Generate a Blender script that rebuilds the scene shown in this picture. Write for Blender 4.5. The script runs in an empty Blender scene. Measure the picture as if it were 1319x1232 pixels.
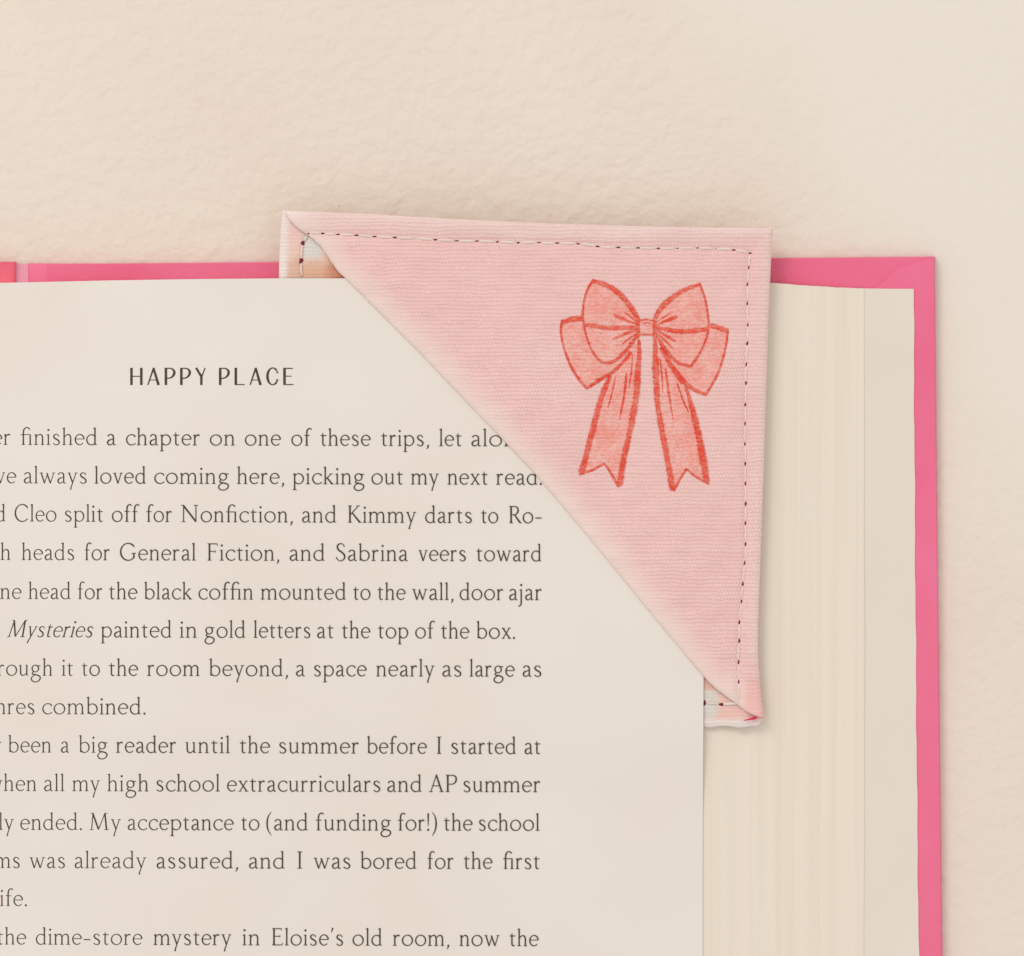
import bpy, math, random
import numpy as np
from mathutils import Vector, Matrix
random.seed(7)
rng = np.random.default_rng(7)

scene = bpy.context.scene
col = scene.collection

# ------------------------------------------------------------------ scale
# the open page lies Z0 above the table; S metres per photo pixel on it
S, Z0, DIST = 0.000107, 0.0055, 0.50
PW, PH = 1319.0, 1232.0


def real_height(z):
    """drawing heights to real heights: the half-book is about 5 mm thick"""
    return np.interp(z, [0, 0.0034, 0.0108, 0.02], [0, 0.0018, 0.0042, 0.0134])


def W(px, py, z):
    z = float(real_height(z))
    k = S * (DIST - (z - Z0)) / DIST
    return ((px - PW / 2) * k, -(py - PH / 2) * k, z)


# ------------------------------------------------------------------ camera
cam = bpy.data.cameras.new('camera')
cam.sensor_width = 36.0
cam.lens = 36.0 * DIST / (PW * S)
cam.clip_start, cam.clip_end = 0.01, 20.0
cam.dof.use_dof = True
cam.dof.focus_distance = DIST
cam.dof.aperture_fstop = 11.0
cam_o = bpy.data.objects.new('camera', cam)
cam_o.location = (0, 0, Z0 + DIST)
col.objects.link(cam_o)
scene.camera = cam_o

# ------------------------------------------------------------------ light
world = bpy.data.worlds.new('World')
scene.world = world
world.use_nodes = True
bg = world.node_tree.nodes['Background']
bg.inputs['Color'].default_value = (1.0, 0.972, 0.945, 1)
bg.inputs['Strength'].default_value = 0.825


def area(name, loc, target, size, power, color):
    l = bpy.data.lights.new(name, 'AREA')
    l.shape = 'DISK'
    l.size = size
    l.energy = power
    l.color = color
    o = bpy.data.objects.new(name, l)
    o.location = loc
    o.rotation_euler = (Vector(target) - Vector(loc)).to_track_quat('-Z', 'Y').to_euler()
    col.objects.link(o)
    return o


area('window_light', (-0.62, 0.88, 1.0), (0, 0, 0), 0.60, 6.8, (1.0, 0.965, 0.92))

vs = scene.view_settings
vs.view_transform = 'Standard'
vs.look = 'None'
vs.exposure = 0.0
vs.gamma = 1.0
vs.use_curve_mapping = False
scene.render.film_transparent = False
scene.cycles.max_bounces = 8


# ------------------------------------------------------------------ helpers
def srgb(r, g, b):
    def f(c):
        c /= 255.0
        return c / 12.92 if c <= 0.04045 else ((c + 0.055) / 1.055) ** 2.4
    return (f(r), f(g), f(b), 1.0)


def new_obj(name, verts, faces, mats, parent=None, smooth=True, fmat=None, colors=None):
    me = bpy.data.meshes.new(name)
    me.from_pydata([tuple(v) for v in verts], [], faces)
    if not isinstance(mats, (list, tuple)):
        mats = [mats]
    for m in mats:
        me.materials.append(m)
    if fmat is not None:
        me.polygons.foreach_set('material_index', fmat)
    if smooth:
        me.polygons.foreach_set('use_smooth', [True] * len(me.polygons))
    if colors is not None:
        a = me.color_attributes.new('tint', 'FLOAT_COLOR', 'POINT')
        a.data.foreach_set('color', np.asarray(colors, dtype=np.float32).ravel())
    me.update()
    o = bpy.data.objects.new(name, me)
    col.objects.link(o)
    if parent is not None:
        o.parent = parent
        if parent.type == 'EMPTY':
            o.matrix_parent_inverse = Matrix.Translation(-Vector(parent.location))
    return o


def empty(name, loc, label, cat):
    o = bpy.data.objects.new(name, None)
    o.empty_display_size = 0.02
    o.location = loc
    o['label'] = label
    o['category'] = cat
    col.objects.link(o)
    return o


def interp(tab):
    xs = [p[0] for p in tab]
    ys = [p[1] for p in tab]
    return lambda v: np.interp(v, xs, ys)


def sstep(a, b, x):
    t = np.clip((np.asarray(x, float) - a) / (b - a), 0, 1)
    return t * t * (3 - 2 * t)


def slab(name, PX, PY, ZT, ZB, mat, parent, colors=None, smooth=True):
    """closed sheet: PX, PY, ZT, ZB are (rows, cols) grids in photo pixels / metres"""
    R, C = PX.shape
    verts, cols_ = [], []
    for Z in (real_height(ZT), real_height(ZB)):
        k = S * (DIST - (Z - Z0)) / DIST
        verts.append(np.stack([(PX - PW / 2) * k, -(PY - PH / 2) * k, Z], -1).reshape(-1, 3))
    verts = np.concatenate(verts)
    n = R * C
    faces = []
    for r in range(R - 1):
        for c in range(C - 1):
            a = r * C + c
            faces.append((a, a + C, a + C + 1, a + 1))
            faces.append((n + a, n + a + 1, n + a + C + 1, n + a + C))
    for c in range(C - 1):
        faces.append((c, c + 1, n + c + 1, n + c))
        a = (R - 1) * C + c
        faces.append((a + 1, a, n + a, n + a + 1))
    for r in range(R - 1):
        a = r * C
        faces.append((a + C, a, n + a, n + a + C))
        a = r * C + C - 1
        faces.append((a, a + C, n + a + C, n + a))
    if colors is not None:
        colors = np.concatenate([colors.reshape(-1, 4)] * 2)
    return new_obj(name, verts, faces, mat, parent, smooth, None, colors)


def sharp_edges(o, angle=40):
    me = o.data
    bm_edges = {}
    for p in me.polygons:
        for k in p.edge_keys:
            bm_edges.setdefault(k, []).append(p.normal.copy())
    lim = math.cos(math.radians(angle))
    for e in me.edges:
        ns = bm_edges.get(tuple(sorted(e.vertices)), [])
        e.use_edge_sharp = len(ns) == 2 and ns[0].dot(ns[1]) < lim


# ------------------------------------------------------------------ materials
class NT:
    def __init__(self, name, rough=0.6, spec=0.3):
        self.m = bpy.data.materials.new(name)
        self.m.use_nodes = True
        self.t = self.m.node_tree
        self.p = self.t.nodes['Principled BSDF']
        self.p.inputs['Roughness'].default_value = rough
        self.p.inputs['Specular IOR Level'].default_value = spec

    def n(self, kind, **kw):
        nd = self.t.nodes.new(kind)
        for k, v in kw.items():
            if k in nd.inputs.keys():
                nd.inputs[k].default_value = v
            else:
                setattr(nd, k, v)
        return nd

    def l(self, a, b):
        self.t.links.new(a, b)

    def math(self, op, a, b=None, c=None):
        nd = self.n('ShaderNodeMath', operation=op)
        for i, v in enumerate((a, b, c)):
            if v is None:
                continue
            if isinstance(v, (int, float)):
                nd.inputs[i].default_value = v
            else:
                self.l(v, nd.inputs[i])
        return nd.outputs[0]

    def noise(self, scale, detail=3, rough=0.55, vec=None, dist=0.0):
        nd = self.n('ShaderNodeTexNoise', Scale=scale, Detail=detail, Roughness=rough, Distortion=dist)
        if vec is not None:
            self.l(vec, nd.inputs['Vector'])
        return nd

    def coord(self):
        return self.n('ShaderNodeTexCoord').outputs['Object']

    def mapping(self, vec, scale):
        nd = self.n('ShaderNodeMapping')
        nd.inputs['Scale'].default_value = scale
        self.l(vec, nd.inputs['Vector'])
        return nd.outputs[0]

    def ramp(self, fac, stops):
        nd = self.n('ShaderNodeValToRGB')
        el = nd.color_ramp.elements
        while len(el) < len(stops):
            el.new(0.5)
        for e, (pos, c) in zip(el, stops):
            e.position = pos
            e.color = c
        self.l(fac, nd.inputs['Fac'])
        return nd.outputs['Color']

    def mix(self, fac, a, b, blend='MIX'):
        nd = self.n('ShaderNodeMix', data_type='RGBA', blend_type=blend)
        for sock, v in ((nd.inputs['Factor'], fac), (nd.inputs[6], a), (nd.inputs[7], b)):
            if isinstance(v, (int, float)):
                sock.default_value = v
            elif isinstance(v, tuple):
                sock.default_value = v
            else:
                self.l(v, sock)
        return nd.outputs[2]

    def bump(self, height, dist, strength=1.0, prev=None):
        nd = self.n('ShaderNodeBump', Strength=strength, Distance=dist)
        self.l(height, nd.inputs['Height'])
        if prev is not None:
            self.l(prev, nd.inputs['Normal'])
        return nd.outputs[0]

    def out(self, color=None, normal=None):
        if color is not None:
            if isinstance(color, tuple):
                self.p.inputs['Base Color'].default_value = color
            else:
                self.l(color, self.p.inputs['Base Color'])
        if normal is not None:
            self.l(normal, self.p.inputs['Normal'])
        return self.m


def scale_c(c, k):
    return (c[0] * k, c[1] * k, c[2] * k, 1)


# plaster-textured table surface
def mat_table():
    q = NT('cream_plaster', 0.75, 0.2)
    v = q.coord()
    big = q.noise(28, 3, 0.5, v)
    c = q.ramp(big.outputs['Fac'], [(0.30, srgb(227, 213, 199)), (0.70, srgb(230, 218, 204))])
    n1 = q.noise(480, 2.0, 0.5, v, 0.1)
    n2 = q.noise(1250, 3, 0.5, v)
    sp = q.noise(520, 1, 0.5, v)
    fleck = q.ramp(sp.outputs['Fac'], [(0.80, (0, 0, 0, 1)), (0.83, (1, 1, 1, 1))])
    c = q.mix(q.math('MULTIPLY', fleck, 0.3), c, srgb(150, 125, 100))
    # one side of the surface has lower bumps and a paler tint
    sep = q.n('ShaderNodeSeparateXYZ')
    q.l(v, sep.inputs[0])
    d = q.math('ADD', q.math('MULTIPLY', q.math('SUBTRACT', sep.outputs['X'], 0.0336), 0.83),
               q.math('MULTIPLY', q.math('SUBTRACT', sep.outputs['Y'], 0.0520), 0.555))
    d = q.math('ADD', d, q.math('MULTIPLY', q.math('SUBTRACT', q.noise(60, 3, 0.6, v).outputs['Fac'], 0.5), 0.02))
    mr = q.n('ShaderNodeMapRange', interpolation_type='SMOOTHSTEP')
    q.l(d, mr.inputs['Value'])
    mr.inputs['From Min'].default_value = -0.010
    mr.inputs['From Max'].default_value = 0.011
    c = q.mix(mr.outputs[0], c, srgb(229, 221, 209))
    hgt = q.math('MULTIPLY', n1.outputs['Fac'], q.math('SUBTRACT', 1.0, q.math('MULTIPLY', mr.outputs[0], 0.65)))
    hgt = q.math('ADD', hgt, q.math('MULTIPLY', big.outputs['Fac'], 0.8))
    b = q.bump(hgt, 0.00058, 0.52)
    b = q.bump(n2.outputs['Fac'], 0.00008, 0.5, b)
    return q.out(c, b)


def mat_paper(name, c0, c1, scale=1.0):
    q = NT(name, 0.85, 0.12)
    v = q.coord()
    n0 = q.noise(38, 3, 0.5, v)
    c = q.ramp(n0.outputs['Fac'], [(0.30, c0), (0.72, c1)])
    n1 = q.noise(2600, 4, 0.6, v)
    n2 = q.noise(60, 2, 0.5, v)
    b = q.bump(n1.outputs['Fac'], 0.00003 * scale, 0.6)
    b = q.bump(n2.outputs['Fac'], 0.0006 * scale, 0.35, b)
    return q.out(c, b)


def mat_pages():
    # stacked page edges: fine lines running along the fore edge
    q = NT('page_edges', 0.85, 0.1)
    v = q.coord()
    m = q.mapping(v, (1.0, 0.012, 0.4))
    n0 = q.noise(900, 3, 0.6, m)
    n1 = q.noise(3600, 2, 0.6, m)
    c = q.ramp(n0.outputs['Fac'], [(0.28, srgb(228, 215, 198)), (0.52, srgb(231, 220, 205)), (0.8, srgb(234, 220, 206))])
    b = q.bump(n0.outputs['Fac'], 0.00008, 0.3)
    b = q.bump(n1.outputs['Fac'], 0.00003, 0.5, b)
    return q.out(c, b)


def mat_cover(name, c0, c1):
    q = NT(name, 0.48, 0.35)
    v = q.coord()
    n0 = q.noise(45, 4, 0.6, v, 0.4)
    c = q.ramp(n0.outputs['Fac'], [(0.3, c0), (0.7, c1)])
    n1 = q.noise(2200, 3, 0.6, v)
    n2 = q.noise(120, 3, 0.5, v)
    rub = q.noise(900, 3, 0.7, v)
    c = q.mix(q.math('MULTIPLY', q.ramp(rub.outputs['Fac'], [(0.66, (0, 0, 0, 1)), (0.8, (1, 1, 1, 1))]), 0.25), c, srgb(240, 170, 190))
    b = q.bump(n1.outputs['Fac'], 0.00006, 0.8)
    b = q.bump(n2.outputs['Fac'], 0.0003, 0.5, b)
    return q.out(c, b)


def weave(q, v, amp=0.000108, kill=None):
    """plain canvas weave; returns (normal, height)"""
    wob = q.noise(160, 3, 0.6, v)
    wob2 = q.noise(900, 2, 0.5, v)
    sep = q.n('ShaderNodeSeparateXYZ')
    q.l(v, sep.inputs[0])
    w1 = q.math('MULTIPLY', q.math('SUBTRACT', wob.outputs['Fac'], 0.5), 0.00075)
    w2 = q.math('MULTIPLY', q.math('SUBTRACT', wob2.outputs['Fac'], 0.5), 0.00035)
    yy = q.math('ADD', q.math('ADD', sep.outputs['Y'], w1), w2)
    xx = q.math('ADD', q.math('ADD', sep.outputs['X'], w1), w2)
    vv = q.math('DIVIDE', yy, 0.00054)
    uu = q.math('DIVIDE', xx, 0.00043)
    row = q.math('FLOOR', vv)
    rib = q.math('ABSOLUTE', q.math('SINE', q.math('MULTIPLY', vv, math.pi)))
    thr = q.math('SINE', q.math('MULTIPLY', q.math('ADD', uu, q.math('MULTIPLY', row, 0.5)), 2 * math.pi))
    slub = q.noise(330, 3, 0.7, q.mapping(v, (0.35, 2.4, 1)))
    h = q.math('ADD', q.math('MULTIPLY', rib, 0.50), q.math('MULTIPLY', thr, 0.26))
    h = q.math('ADD', h, q.math('MULTIPLY', slub.outputs['Fac'], 1.1))
    if kill is not None:
        h = q.math('MULTIPLY', h, kill)
    fib = q.noise(5200, 3, 0.7, v)
    b = q.bump(h, amp, 1.0)
    b = q.bump(fib.outputs['Fac'], 0.00004, 0.6, b)
    return b, h, slub


def mat_fabric(name):
    q = NT(name, 0.9, 0.08)
    q.p.inputs['Sheen Weight'].default_value = 0.10
    q.p.inputs['Sheen Roughness'].default_value = 0.5
    v = q.coord()
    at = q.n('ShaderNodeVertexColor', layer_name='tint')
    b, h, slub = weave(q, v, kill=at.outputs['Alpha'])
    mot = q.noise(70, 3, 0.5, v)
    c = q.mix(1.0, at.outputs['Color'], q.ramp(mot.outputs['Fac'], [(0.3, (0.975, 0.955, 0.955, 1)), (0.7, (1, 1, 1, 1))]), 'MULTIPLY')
    c = q.mix(0.75, c, q.ramp(slub.outputs['Fac'], [(0.3, (0.955, 0.90, 0.90, 1)), (0.62, (1, 1, 1, 1))]), 'MULTIPLY')
    nep = q.noise(1900, 1, 0.5, v)
    c = q.mix(q.math('MULTIPLY', q.ramp(nep.outputs['Fac'], [(0.77, (0, 0, 0, 1)), (0.8, (1, 1, 1, 1))]), 0.25), c, srgb(150, 95, 100))
    return q.out(c, b)


def mat_ink(name, c_full, c_weak, lo, hi, soft):
    """ink soaked into the canvas: it follows the weave and breaks up at its edges"""
    q = NT(name, 0.88, 0.08)
    v = q.coord()
    b, h, slub = weave(q, v)
    n = q.noise(2600, 3, 0.75, q.mapping(v, (0.6, 1.5, 1)))
    n2 = q.noise(420, 3, 0.65, v)
    f = q.math('ADD', q.math('MULTIPLY', n.outputs['Fac'], 0.62), q.math('MULTIPLY', n2.outputs['Fac'], 0.38))
    c = q.ramp(f, [(lo, c_weak), (hi, c_full)])
    grain = q.noise(4200, 2, 0.7, v)
    at = q.n('ShaderNodeVertexColor', layer_name='tint')
    sep = q.n('ShaderNodeSeparateColor')
    q.l(at.outputs['Color'], sep.inputs[0])
    a = q.math('SUBTRACT', q.math('ADD', q.math('MULTIPLY', sep.outputs[0], 0.95), q.math('ADD', q.math('MULTIPLY', f, 1.1), q.math('MULTIPLY', grain.outputs['Fac'], 0.9))), 1.05)
    nd = q.n('ShaderNodeMapRange', interpolation_type='SMOOTHSTEP')
    q.l(a, nd.inputs['Value'])
    nd.inputs['From Min'].default_value = 0.0
    nd.inputs['From Max'].default_value = 0.95
    nd.inputs['To Max'].default_value = soft
    q.l(nd.outputs[0], q.p.inputs['Alpha'])
    return q.out(c, b)


M_TABLE = mat_table()
M_PAGE = mat_paper('cream_paper', srgb(227, 218, 208), srgb(231, 223, 215))
M_END = mat_paper('endpaper', srgb(224, 213, 199), srgb(228, 218, 206), 0.7)
M_EDGE = mat_pages()
M_COVER = mat_cover('pink_cover', srgb(230, 97, 131), srgb(234, 112, 147))
M_TURN = mat_cover('pink_turn_in', srgb(231, 101, 137), srgb(235, 114, 150))
M_SPINE = mat_cover('red_pink_spine', srgb(232, 92, 112), srgb(236, 104, 124))
M_FAB = mat_fabric('pink_canvas')
q = NT('dark_ink', 0.7, 0.15)
q_n = q.noise(1800, 3, 0.6, q.coord())
M_INK = q.out(q.ramp(q_n.outputs['Fac'], [(0.3, srgb(66, 57, 50)), (0.7, srgb(86, 75, 67))]))
q = NT('cream_thread', 0.8, 0.15)
q_n = q.n('ShaderNodeTexWave', Scale=2200.0, Distortion=2.0)
q.l(q.mapping(q.coord(), (1, 1, 1)), q_n.inputs['Vector'])
M_THREAD = q.out(srgb(240, 222, 212), q.bump(q_n.outputs['Fac'], 0.00006, 0.7))
q = NT('needle_hole', 0.95, 0.02)
q_n = q.noise(3000, 2, 0.6, q.coord())
M_HOLE = q.out(q.ramp(q_n.outputs['Fac'], [(0.3, srgb(96, 38, 48)), (0.7, srgb(132, 62, 72))]))
q = NT('red_thread', 0.8, 0.1)
M_RED = q.out(srgb(214, 60, 90), q.bump(q.noise(3000, 2, 0.6, q.coord()).outputs['Fac'], 0.00005, 0.7))
M_LINE = mat_ink('red_print', srgb(234, 78, 58), srgb(242, 140, 122), 0.40, 0.56, 0.97)
M_FILL = mat_ink('pale_red_print', srgb(239, 154, 142), srgb(241, 190, 180), 0.40, 0.58, 1.0)

# ------------------------------------------------------------------ setting
tv = [(-1.6, -1.6, 0), (1.6, -1.6, 0), (1.6, 1.6, 0), (-1.6, 1.6, 0)]
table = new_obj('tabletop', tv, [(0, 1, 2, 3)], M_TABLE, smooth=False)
table['kind'] = 'structure'
table['label'] = 'cream tabletop with a fine plaster texture'

# ------------------------------------------------------------------ book
BOT = 2420.0                      # bottom of the book, far below the picture
book = empty('book', W(560, 800, 0.0), 'open hardback book with cream printed pages and a bright pink cover', 'book')

cov_top = interp([(-1500, 338), (0, 337.8), (40, 339.6), (140, 339.6), (360, 337.6), (992, 332.6), (1205, 330.6)])
cov_right = interp([(330, 1204), (600, 1206.5), (780, 1208.5), (1232, 1214), (2420, 1226)])


def board(name, x0, xr, mat, zb, zt, bev=1.8, nx=48, ny=40):
    """cover board with rounded edges; xr(y) is its right edge"""
    e = np.array([0, .08, .29, .62, 1.0])
    prof = np.sqrt(1 - (1 - e) ** 2)
    us = np.concatenate([e * bev, np.linspace(bev, 1, nx)[1:-1] * 0 + np.nan])
    tx = np.linspace(0, 1, nx)
    ty = np.linspace(0, 1, ny)
    PX, PY, ZT = [], [], []
    ylist = list(e * bev) + list(bev + ty[1:-1] * (BOT - 340 - 2 * bev)) + list(BOT - 340 - e[::-1] * bev)
    for yo in ylist:
        rx, ry, rz = [], [], []
        yq = 340 + yo
        x1 = float(xr(yq))
        wdt = x1 - x0
        xs = list(e * bev) + list(bev + tx[1:-1] * (wdt - 2 * bev)) + list(wdt - e[::-1] * bev)
        for xo in xs:
            x = x0 + xo
            t = float(cov_top(x))
            y = t + yo * (BOT - t) / (BOT - 340)
            d = min(xo, wdt - xo, yo, BOT - 340 - yo)
            d = min(max(d, 0), bev) / bev
            rx.append(x); ry.append(y)
            rz.append(zt - (zt - zb) * 0.45 * (1 - math.sqrt(max(0, 1 - (1 - d) ** 2))))
        PX.append(rx); PY.append(ry); ZT.append(rz)
    PX, PY, ZT = np.array(PX), np.array(PY), np.array(ZT)
    # corners rounded a little
    return slab(name, PX, PY, ZT, np.full_like(ZT, zb), mat, book)


ZC = 0.0028
board('cover', 36, cov_right, M_COVER, 0.0002, ZC)
board('cover', -1420, lambda y: -556, M_COVER, 0.0002, ZC)

# hinge: the cloth dips into a groove between board and spine
hx = np.array([19, 21, 23, 25, 27.5, 30, 32.5, 35, 37.5, 40.0])
hz = np.array([2.3, 2.0, 1.7, 1.55, 1.55, 1.65, 1.85, 2.1, 2.3, 2.4]) * 0.001
ys = np.linspace(0, 1, 30)
PX = np.tile(hx, (30, 1))
PY = np.array([[cov_top(x) + 0.8 + t * (BOT - 342) for x in hx] for t in ys])
slab('hinge', PX, PY, np.tile(hz, (30, 1)), np.full((30, 10), 0.0004), mat_cover('lit_hinge', srgb(232, 150, 172), srgb(235, 160, 182)), book)  # paler pink: light on the groove slope put into the colour
PX2 = -540 - 0 + (19 - PX) * 0.9
slab('hinge', PX2[:, ::-1], PY[:, ::-1], np.tile(hz[::-1], (30, 1)), np.full((30, 10), 0.0004), M_COVER, book)

# spine
sx = np.concatenate([np.linspace(-538, -2, 40), [3, 8, 12, 15, 17, 18.5, 19.5]])
szv = 0.0030 + 0.0 * sx
szv[-7:] = np.array([3.0, 3.05, 3.15, 3.1, 2.9, 2.6, 2.2]) * 0.001
PX = np.tile(sx, (30, 1))
PY = np.array([[338 - 0.6 + t * (BOT - 340) for x in sx] for t in ys])
PX[:, -7:] += (1 - np.minimum(1, np.linspace(0, 1, 30)[:, None] * 60)) * 1.5
slab('spine', PX, PY, np.tile(szv, (30, 1)), np.full(PX.shape, 0.0005), M_SPINE, book)

# turned-in cover paper, the mitred fold showing at the corner
def sheet_poly(name, outline, z0, z1, mat, parent, n=1):
    k = len(outline)
    vs_ = [W(x, y, z1) for x, y in outline] + [W(x, y, z0) for x, y in outline]
    fs = [tuple(range(k))[::-1], tuple(range(k, 2 * k))]
    for i in range(k):
        j = (i + 1) % k
        fs.append((i, j, k + j, k + i))
    return new_obj(name, vs_, fs, mat, parent, smooth=False)


top_strip = [(60, 341.2), (200, 341), (360, 339.2), (700, 336.6), (992, 334.4), (1150, 332.9), (1200, 332.2),
             (1200, 352), (1150, 395), (1100, 402), (600, 404), (60, 404)]
sheet_poly('turn_in', top_strip, ZC - 0.00005, ZC + 0.00010, M_COVER, book)
right_strip = [(1126, 374.5), (1134, 367), (1142, 359), (1150, 350.5), (1155, 345.5), (1160, 343), (1170, 340.8), (1185, 336.4), (1202.6, 332.4),
               (1203.2, 345), (1204.3, 480), (1207, 760), (1212.6, 1232), (1224, 2410), (1150, 2410), (1126, 1232)]
sheet_poly('turn_in', right_strip, ZC + 0.00012, ZC + 0.00030, M_TURN, book)

# endpaper pasted on the inside of the cover
ep_r = interp([(372, 1177), (520, 1177.6), (780, 1179.2), (1000, 1181), (1232, 1183.5), (2400, 1196)])
ny = 90
yy_ = np.linspace(0, 1, ny)
PX, PY, ZT = [], [], []
for t in yy_:
    y = 372 + t * (2385 - 372)
    xs = np.linspace(20, float(ep_r(y)), 30)
    xs[-1] += 0.35 * math.sin(y * 0.093) + 0.35 * math.sin(y * 0.031 + 1)
    PX.append(xs)
    PY.append(y + 0.5 * np.sin(xs * 0.05) * (t == 0))
    ZT.append(np.full(30, ZC + 0.00050) + 0.00016 * np.exp(-((xs - 1150) / 40.0) ** 2) * (0.5 + 0.5 * math.sin(y * 0.006)))
PX, PY, ZT = map(np.array, (PX, PY, ZT))
ep = slab('endpaper', PX, PY, ZT, np.full_like(ZT, ZC + 0.00032), M_END, book)
sharp_edges(ep)

# block of pages under the open page, its fore edge fanned out in small steps
ZP = 0.0119                                   # underside height of the printed leaf


def zpage(x, y=400.0):
    return ZP - 0.0052 * sstep(330, -260, x) ** 1.2 - 0.00078 * sstep(925, 1060, y)


p_top = interp([(-260, 371), (0, 364.7), (140, 361.5), (250, 359.8), (360, 358.8), (450, 358.8), (700, 359.5), (907, 361)])
b_top = interp([(-260, 372.5), (0, 366), (140, 362.8), (360, 360), (450, 360), (907, 361.5), (992, 364.6),
                (1040, 368.2), (1078, 370.6), (1095, 371.2), (1114, 372.0)])
steps = [907.0]
x = 907.0
seq = [3, 6, 10, 2, 2, 6, 20, 12, 12, 3, 2, 12, 8, 14, 10, 12, 12, 14, 10, 12, 12, 14]
jag = {1: .30, 3: .35, 7: .28, 9: .22}
tot = sum(seq)
for s_ in seq:
    x += s_ * (1113.5 - 907) / tot
    steps.append(x)
zs_top, zs_end = 0.01105, ZC + 0.0009
bx_, bz_ = list(np.linspace(-260, 896, 60)), []
bz_ = [min(float(zpage(v)) - 0.0009, 0.0110) for v in bx_]
for i in range(len(steps) - 1):
    f = (steps[i] - 907) / (1113.5 - 907)
    f2 = (steps[i + 1] - 907) / (1113.5 - 907)
    za = zs_top + (zs_end - zs_top) * (f ** 1.12)
    zb = zs_top + (zs_end - zs_top) * (f2 ** 1.12)
    bx_ += [steps[i] + 0.4, steps[i + 1] - 0.5]
    bz_ += [za, za - (za - zb) * (1 - jag.get(i, 0.07))]
bx_.append(1113.5)
bz_.append(zs_end - 0.0002)
bx_, bz_ = np.array(bx_), np.array(bz_)
ny = 110
PX, PY, ZT = [], [], []
for i in range(ny):
    t = i / (ny - 1)
    f = sstep(880, 960, bx_)
    xs = bx_ + f * (1.1 * np.sin(t * 19 + bx_ * 0.11) + 0.8 * np.sin(t * 47 + bx_ * 0.37)) * np.minimum(1, t * 8) * np.where(bx_ > 1100, 0.35, 0.5)
    xs = np.maximum.accumulate(xs)
    PX.append(xs)
    y = b_top(bx_) + t * (2370 - b_top(bx_))
    if i == 0:
        y = y + f * 0.25 * np.sin(bx_ * 0.9)
    PY.append(y)
    ZT.append(bz_)
PX, PY, ZT = map(np.array, (PX, PY, ZT))
slab('page_block', PX, PY, ZT, np.full_like(ZT, ZC + 0.00055), M_EDGE, book, smooth=False)

# the printed leaf
def leaf(name, x0, x1, dz, th, bottom, edge_wave, mat):
    C_, R_ = 110, 170
    PX, PY, ZT = [], [], []
    for i in range(R_):
        t = (i / (R_ - 1)) ** 1.3
        xr_ = x1 + edge_wave(t)
        xs = np.linspace(x0, xr_, C_)
        PX.append(xs)
        PY.append(p_top(xs) + t * (bottom - p_top(xs)))
        ZT.append(zpage(xs, PY[-1]) + dz)
    PX, PY, ZT = map(np.array, (PX, PY, ZT))
    o = slab(name, PX, PY, ZT, ZT - th, mat, book)
    sharp_edges(o)
    return o


page = leaf('page', -258, 905.5, 0.00012, 0.00011, 2375, lambda t: 0.9 * math.sin(t * 11) + (t > .12) * 0.4, M_PAGE)

# facing page and its block, left of the picture
lx = np.linspace(-1340, -264, 60)
lz = 0.0122 - 0.0055 * sstep(-620, -264, lx)
PX = np.tile(lx, (20, 1))
PY = np.array([[366 + t * 2004 for x in lx] for t in np.linspace(0, 1, 20)])
slab('page_block', PX, PY, np.tile(lz, (20, 1)) - 0.0003, np.full(PX.shape, ZC + 0.00055), M_EDGE, book)
o = slab('page', PX, PY - 1, np.tile(lz, (20, 1)), np.tile(lz, (20, 1)) - 0.0001, M_PAGE, book)

# ------------------------------------------------------------------ lettering
# a light old-style roman drawn with pen strokes: x-height 100, stroke = [(x, y, width), ...]
TK, TN = 12.6, 7.6


def crom(pts, n=7):
    pts = [np.array(p, float) for p in pts]
    if len(pts) == 2:
        return [pts[0], pts[1]]
    P = [2 * pts[0] - pts[1]] + pts + [2 * pts[-1] - pts[-2]]
    out = []
    for i in range(1, len(P) - 2):
        for k in range(n):
            t = k / n
            a, b, c, d = P[i - 1], P[i], P[i + 1], P[i + 2]
            out.append(0.5 * (2 * b + (c - a) * t + (2 * a - 5 * b + 4 * c - d) * t * t + (3 * b - a - 3 * c + d) * t ** 3))
    out.append(pts[-1])
    return out


def ln(x0, y0, x1, y1, w=TK, w1=None):
    return [(x0, y0, w), (x1, y1, w if w1 is None else w1)]


def cv(*p):
    return [tuple(v) for v in crom(p)]


def arc(cx, cy, rx, ry, a0, a1, tk=TK, tn=TN, tilt=18, n=26):
    r = []
    for i in range(n + 1):
        a = math.radians(a0 + (a1 - a0) * i / n)
        r.append((cx + rx * math.cos(a), cy + ry * math.sin(a), tn + (tk - tn) * abs(math.cos(a - math.radians(tilt))) ** 1.5))
    return r


def dot(x, y, r):
    return [(x, y - r, r * .9), (x, y - r * .6, r * 1.8), (x, y, r * 2.1), (x, y + r * .6, r * 1.8), (x, y + r, r * .9)]


def stem(x, y0, y1, head=True, foot=True, w=TK):
    s = [[(x, y0, w + 2), (x, y0 + (y1 - y0) * .25, w), (x, y0 + (y1 - y0) * .75, w), (x, y1, w + 1.5)]]
    if head:
        s.append(ln(x - 15, y1 - 8, x + w / 2 - 1, y1 - 2, 6, 9))
    if foot:
        s.append(ln(x - 17, y0 + 3, x + 17, y0 + 3, 6))
    return s


def ser(x, y, h=16, w=6):
    return [ln(x - h, y, x + h, y, w)]


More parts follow.
